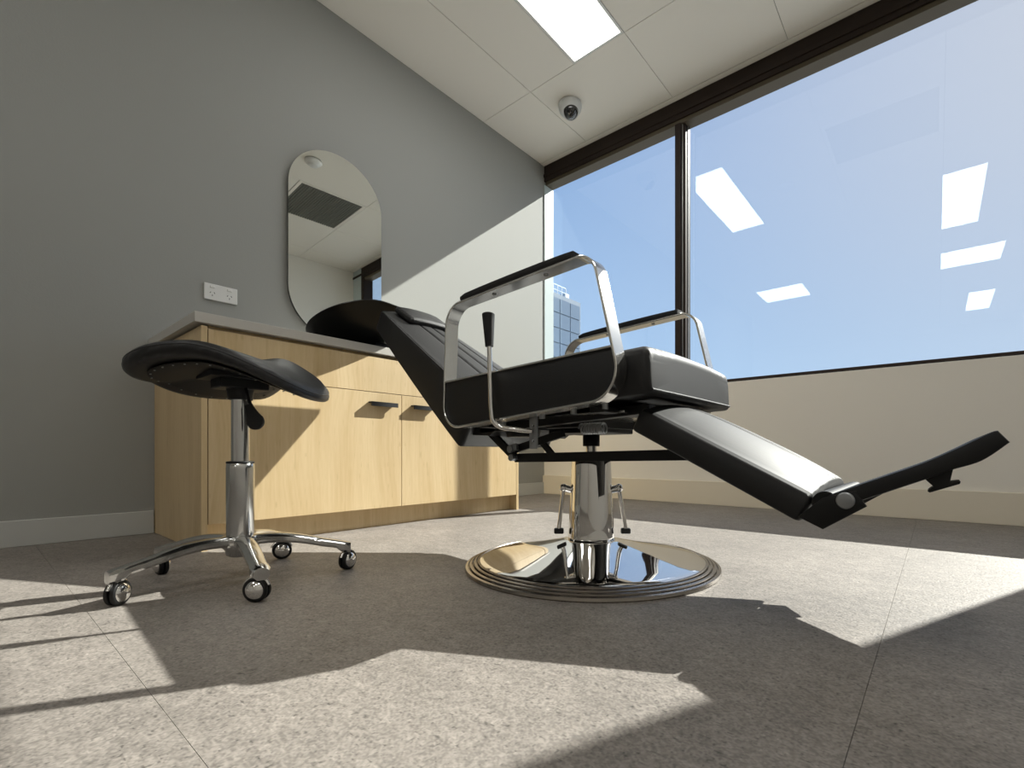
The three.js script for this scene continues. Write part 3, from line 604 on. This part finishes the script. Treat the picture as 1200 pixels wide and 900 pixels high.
/* ------------------------------------------------------------ saddle stool */
{
  const sx = 1.12, sz = 2.53;
  const o = thing('saddle_stool', 'black saddle stool on a five-star polished base with casters', 'stool', [sx, 0, sz]);
  const Rv = V3(0.784, 0, -0.621), Fv = V3(-0.621, 0, -0.784); // image right, away from viewer
  // seat: rings from the centre of the top, over the rim, to the underside
  const K = 96, outline = (a) => { // radius by angle; a = 0 is Rv, pi/2 is Fv
    const c = Math.cos(a), s = Math.sin(a);
    const ex = c > 0 ? 0.205 : 0.24, ez = 0.19;
    return 1 / Math.pow(Math.pow(Math.abs(c) / ex, 2.3) + Math.pow(Math.abs(s) / ez, 2.3), 1 / 2.3);
  };
  const height = (r, d) => 0.584 - (r > 0 ? 0.092 * Math.pow(r / 0.205, 1.8) : 0.040 * Math.pow(r / 0.24, 2)) - 0.32 * Math.max(0, d) * THREE.MathUtils.smoothstep(-r, -0.06, 0.06) + 0.02 * Math.exp(-(Math.pow((r - 0.07) / 0.06, 2) + Math.pow((d - 0.09) / 0.07, 2))) - 0.012 * Math.exp(-(r * r + d * d) / 0.004);
  const ring = (f, off, inset) => { const out = []; for (let k = 0; k < K; k++) { const a = k / K * Math.PI * 2, R0 = Math.max(0.001, outline(a) * f - inset), r = R0 * Math.cos(a), d = R0 * Math.sin(a); const p = V3(sx, height(r, d) + off, sz).addScaledVector(Rv, r).addScaledVector(Fv, d); out.push([p.x, p.y, p.z]); } return out; };
  const top = [], T = 0.038;
  for (let i = 1; i <= 14; i++) top.push(ring(i / 14 * 0.9, 0, 0));
  for (let i = 0; i <= 8; i++) { const a = i / 8 * Math.PI; top.push(ring(0.9 + 0.1 * Math.sin(a), -T / 2 + T / 2 * Math.cos(a), 0)); }
  top.push(ring(0.82, -T - 0.002, 0)); top.push(ring(0.4, -T - 0.004, 0));
  const seat = part('seat', loft(top, 0.9), M.stoolVinyl, o);
  const seam = ring(0.985, -0.012, 0).map((p) => V3(...p));
  part('seam_piping', new THREE.TubeGeometry(new THREE.CatmullRomCurve3(seam, true), 180, 0.0025, 8, true), M.stoolVinyl, seat);
  const under = []; for (const [f, off] of [[0.3, -T - 0.0035], [0.55, -T - 0.004], [0.78, -T - 0.0045], [0.80, -T - 0.008], [0.75, -T - 0.011], [0.5, -T - 0.012], [0.2, -T - 0.012]]) under.push(ring(f, off, 0));
  part('underside_shell', loft(under, 0.7), M.plastic, seat);
  const tacks = ring(0.775, -T - 0.0115, 0).filter((_, k) => k % 3 === 0);
  part('staples', tacks.map((p) => new THREE.BoxGeometry(0.006, 0.002, 0.003).translate(p[0], p[1], p[2])), M.greySteel, seat);
  part('seat_plate', [box(sx - 0.06, sx + 0.06, 0.518, 0.532, sz - 0.08, sz + 0.08, 0.002), box(sx - 0.04, sx + 0.04, 0.494, 0.52, sz - 0.055, sz + 0.055, 0.004), cyl(V3(sx, 0.468, sz), V3(sx, 0.514, sz), 0.027, 0.034, 28)], M.plastic, o);
  // height lever
  const q = (r, d, y) => V3(sx, y, sz).addScaledVector(Rv, r).addScaledVector(Fv, d);
  const lv = part('height_lever', tube([q(0.012, -0.012, 0.515), q(0.032, -0.025, 0.49), q(0.048, -0.035, 0.455), q(0.056, -0.04, 0.44)], 0.0042, 30, 10), M.plastic, o);
  part('paddle', (() => { const s = new THREE.Shape(); s.moveTo(-0.007, 0.02); s.quadraticCurveTo(-0.009, 0, -0.018, -0.02); s.quadraticCurveTo(-0.021, -0.04, 0, -0.043); s.quadraticCurveTo(0.021, -0.04, 0.018, -0.02); s.quadraticCurveTo(0.009, 0, 0.007, 0.02); s.closePath(); const g = new THREE.ExtrudeGeometry(s, { depth: 0.004, bevelEnabled: true, bevelSize: 0.0025, bevelThickness: 0.0025, bevelSegments: 3, curveSegments: 12 }); return g.rotateZ(0.42).rotateY(YAW * Math.PI / 180).translate(...q(0.06, -0.045, 0.431).toArray()); })(), M.plastic, lv);
  // gas lift
  part('gas_lift', cyl(V3(sx, 0.30, sz), V3(sx, 0.49, sz), 0.0205, 0.0205, 40), M.polished, o);
  part('outer_column', lathe([[0, 0.112], [0.029, 0.112], [0.031, 0.118], [0.0315, 0.29], [0.0305, 0.303], [0.024, 0.3045], [0, 0.3045]], sx, sz, 48), M.polished, o);
  part('column_collar', lathe([[0.0205, 0.303], [0.0312, 0.303], [0.0316, 0.3055], [0.030, 0.308], [0.0205, 0.309]], sx, sz, 40), M.rubber, o);
  part('hub', lathe([[0, 0.062], [0.024, 0.062], [0.031, 0.066], [0.034, 0.08], [0.042, 0.088], [0.044, 0.11], [0.038, 0.116], [0, 0.116]], sx, sz, 40), M.polished, o);
  const CR = 0.25;
  for (let i = 0; i < 5; i++) {
    const a = (9 + 72 * i) * Math.PI / 180, dir = V3(Math.cos(a), 0, Math.sin(a)), side = V3(-dir.z, 0, dir.x);
    const at = (r, y, w = 0) => V3(sx, y, sz).addScaledVector(dir, r).addScaledVector(side, w);
    const rings = [];
    for (let k = 0; k <= 20; k++) {
      const t = k / 20, r = 0.02 + t * 0.243, yt = 0.115 + 0.006 * Math.sin(Math.PI * Math.min(1, t * 1.4)) - 0.038 * Math.pow(t, 1.7), w = 0.021 - 0.0035 * t + (t > 0.86 ? 0.0015 : 0), h = 0.026 - 0.006 * t + (t > 0.86 ? 0.008 : 0), e = 0.006;
      const f = k === 20 ? 0.75 : 1;
      rings.push([at(r, yt - h, -w * f + e), at(r, yt - h + e, -w * f), at(r, yt - e * 1.3, -w * f), at(r, yt - 0.001, -w * f + e * 1.2), at(r, yt, 0), at(r, yt - 0.001, w * f - e * 1.2), at(r, yt - e * 1.3, w * f), at(r, yt - h + e, w * f), at(r, yt - h, w * f - e)].map((p) => p.toArray()));
    }
    const leg = part(numberedPart('leg', i), loft(rings, 0.7), M.polished, o);
    // caster: two chrome discs on black tyres, a hood and a stem
    const turn = [0.9, 2.35, 1.5, 0.3, 2.7][i], wd = V3(Math.cos(turn), 0, Math.sin(turn)), fw = V3(-wd.z, 0, wd.x);
    const c = at(CR, 0.0268).addScaledVector(fw, 0.008), qn = new THREE.Quaternion().setFromUnitVectors(V3(0, 1, 0), wd);
    const cap = lathe([[0.0215, 0.008], [0.0205, 0.0105], [0.016, 0.0155], [0.009, 0.0190], [0, 0.0200]], 0, 0, 28);
    const cas = part('caster', [cap.clone().applyQuaternion(qn).translate(c.x, c.y, c.z), cap.clone().applyQuaternion(qn.clone().multiply(new THREE.Quaternion().setFromAxisAngle(V3(1, 0, 0), Math.PI))).translate(c.x, c.y, c.z)], M.chrome, o, 'chrome capped twin caster');
    const tyre = lathe([[0.012, 0.002], [0.0262, 0.002], [0.0268, 0.0035], [0.0266, 0.009], [0.0245, 0.0105], [0.0205, 0.0108], [0.012, 0.010]], 0, 0, 36);
    part('tyre', [tyre.clone().applyQuaternion(qn).translate(c.x, c.y, c.z), tyre.clone().applyQuaternion(qn.clone().multiply(new THREE.Quaternion().setFromAxisAngle(V3(1, 0, 0), Math.PI))).translate(c.x, c.y, c.z)], M.rubber, cas);
    part('hood', new THREE.TorusGeometry(0.0285, 0.004, 8, 24, 2.4).rotateZ(0.37).applyQuaternion(new THREE.Quaternion().setFromUnitVectors(V3(0, 0, 1), wd)).translate(c.x, c.y, c.z), M.chrome, cas);
    part('stem', cyl(at(CR, 0.05), at(CR, 0.066), 0.0075, 0.0075, 18), M.chromeSatin, cas);
  }
}

renderer.render(scene, camera);
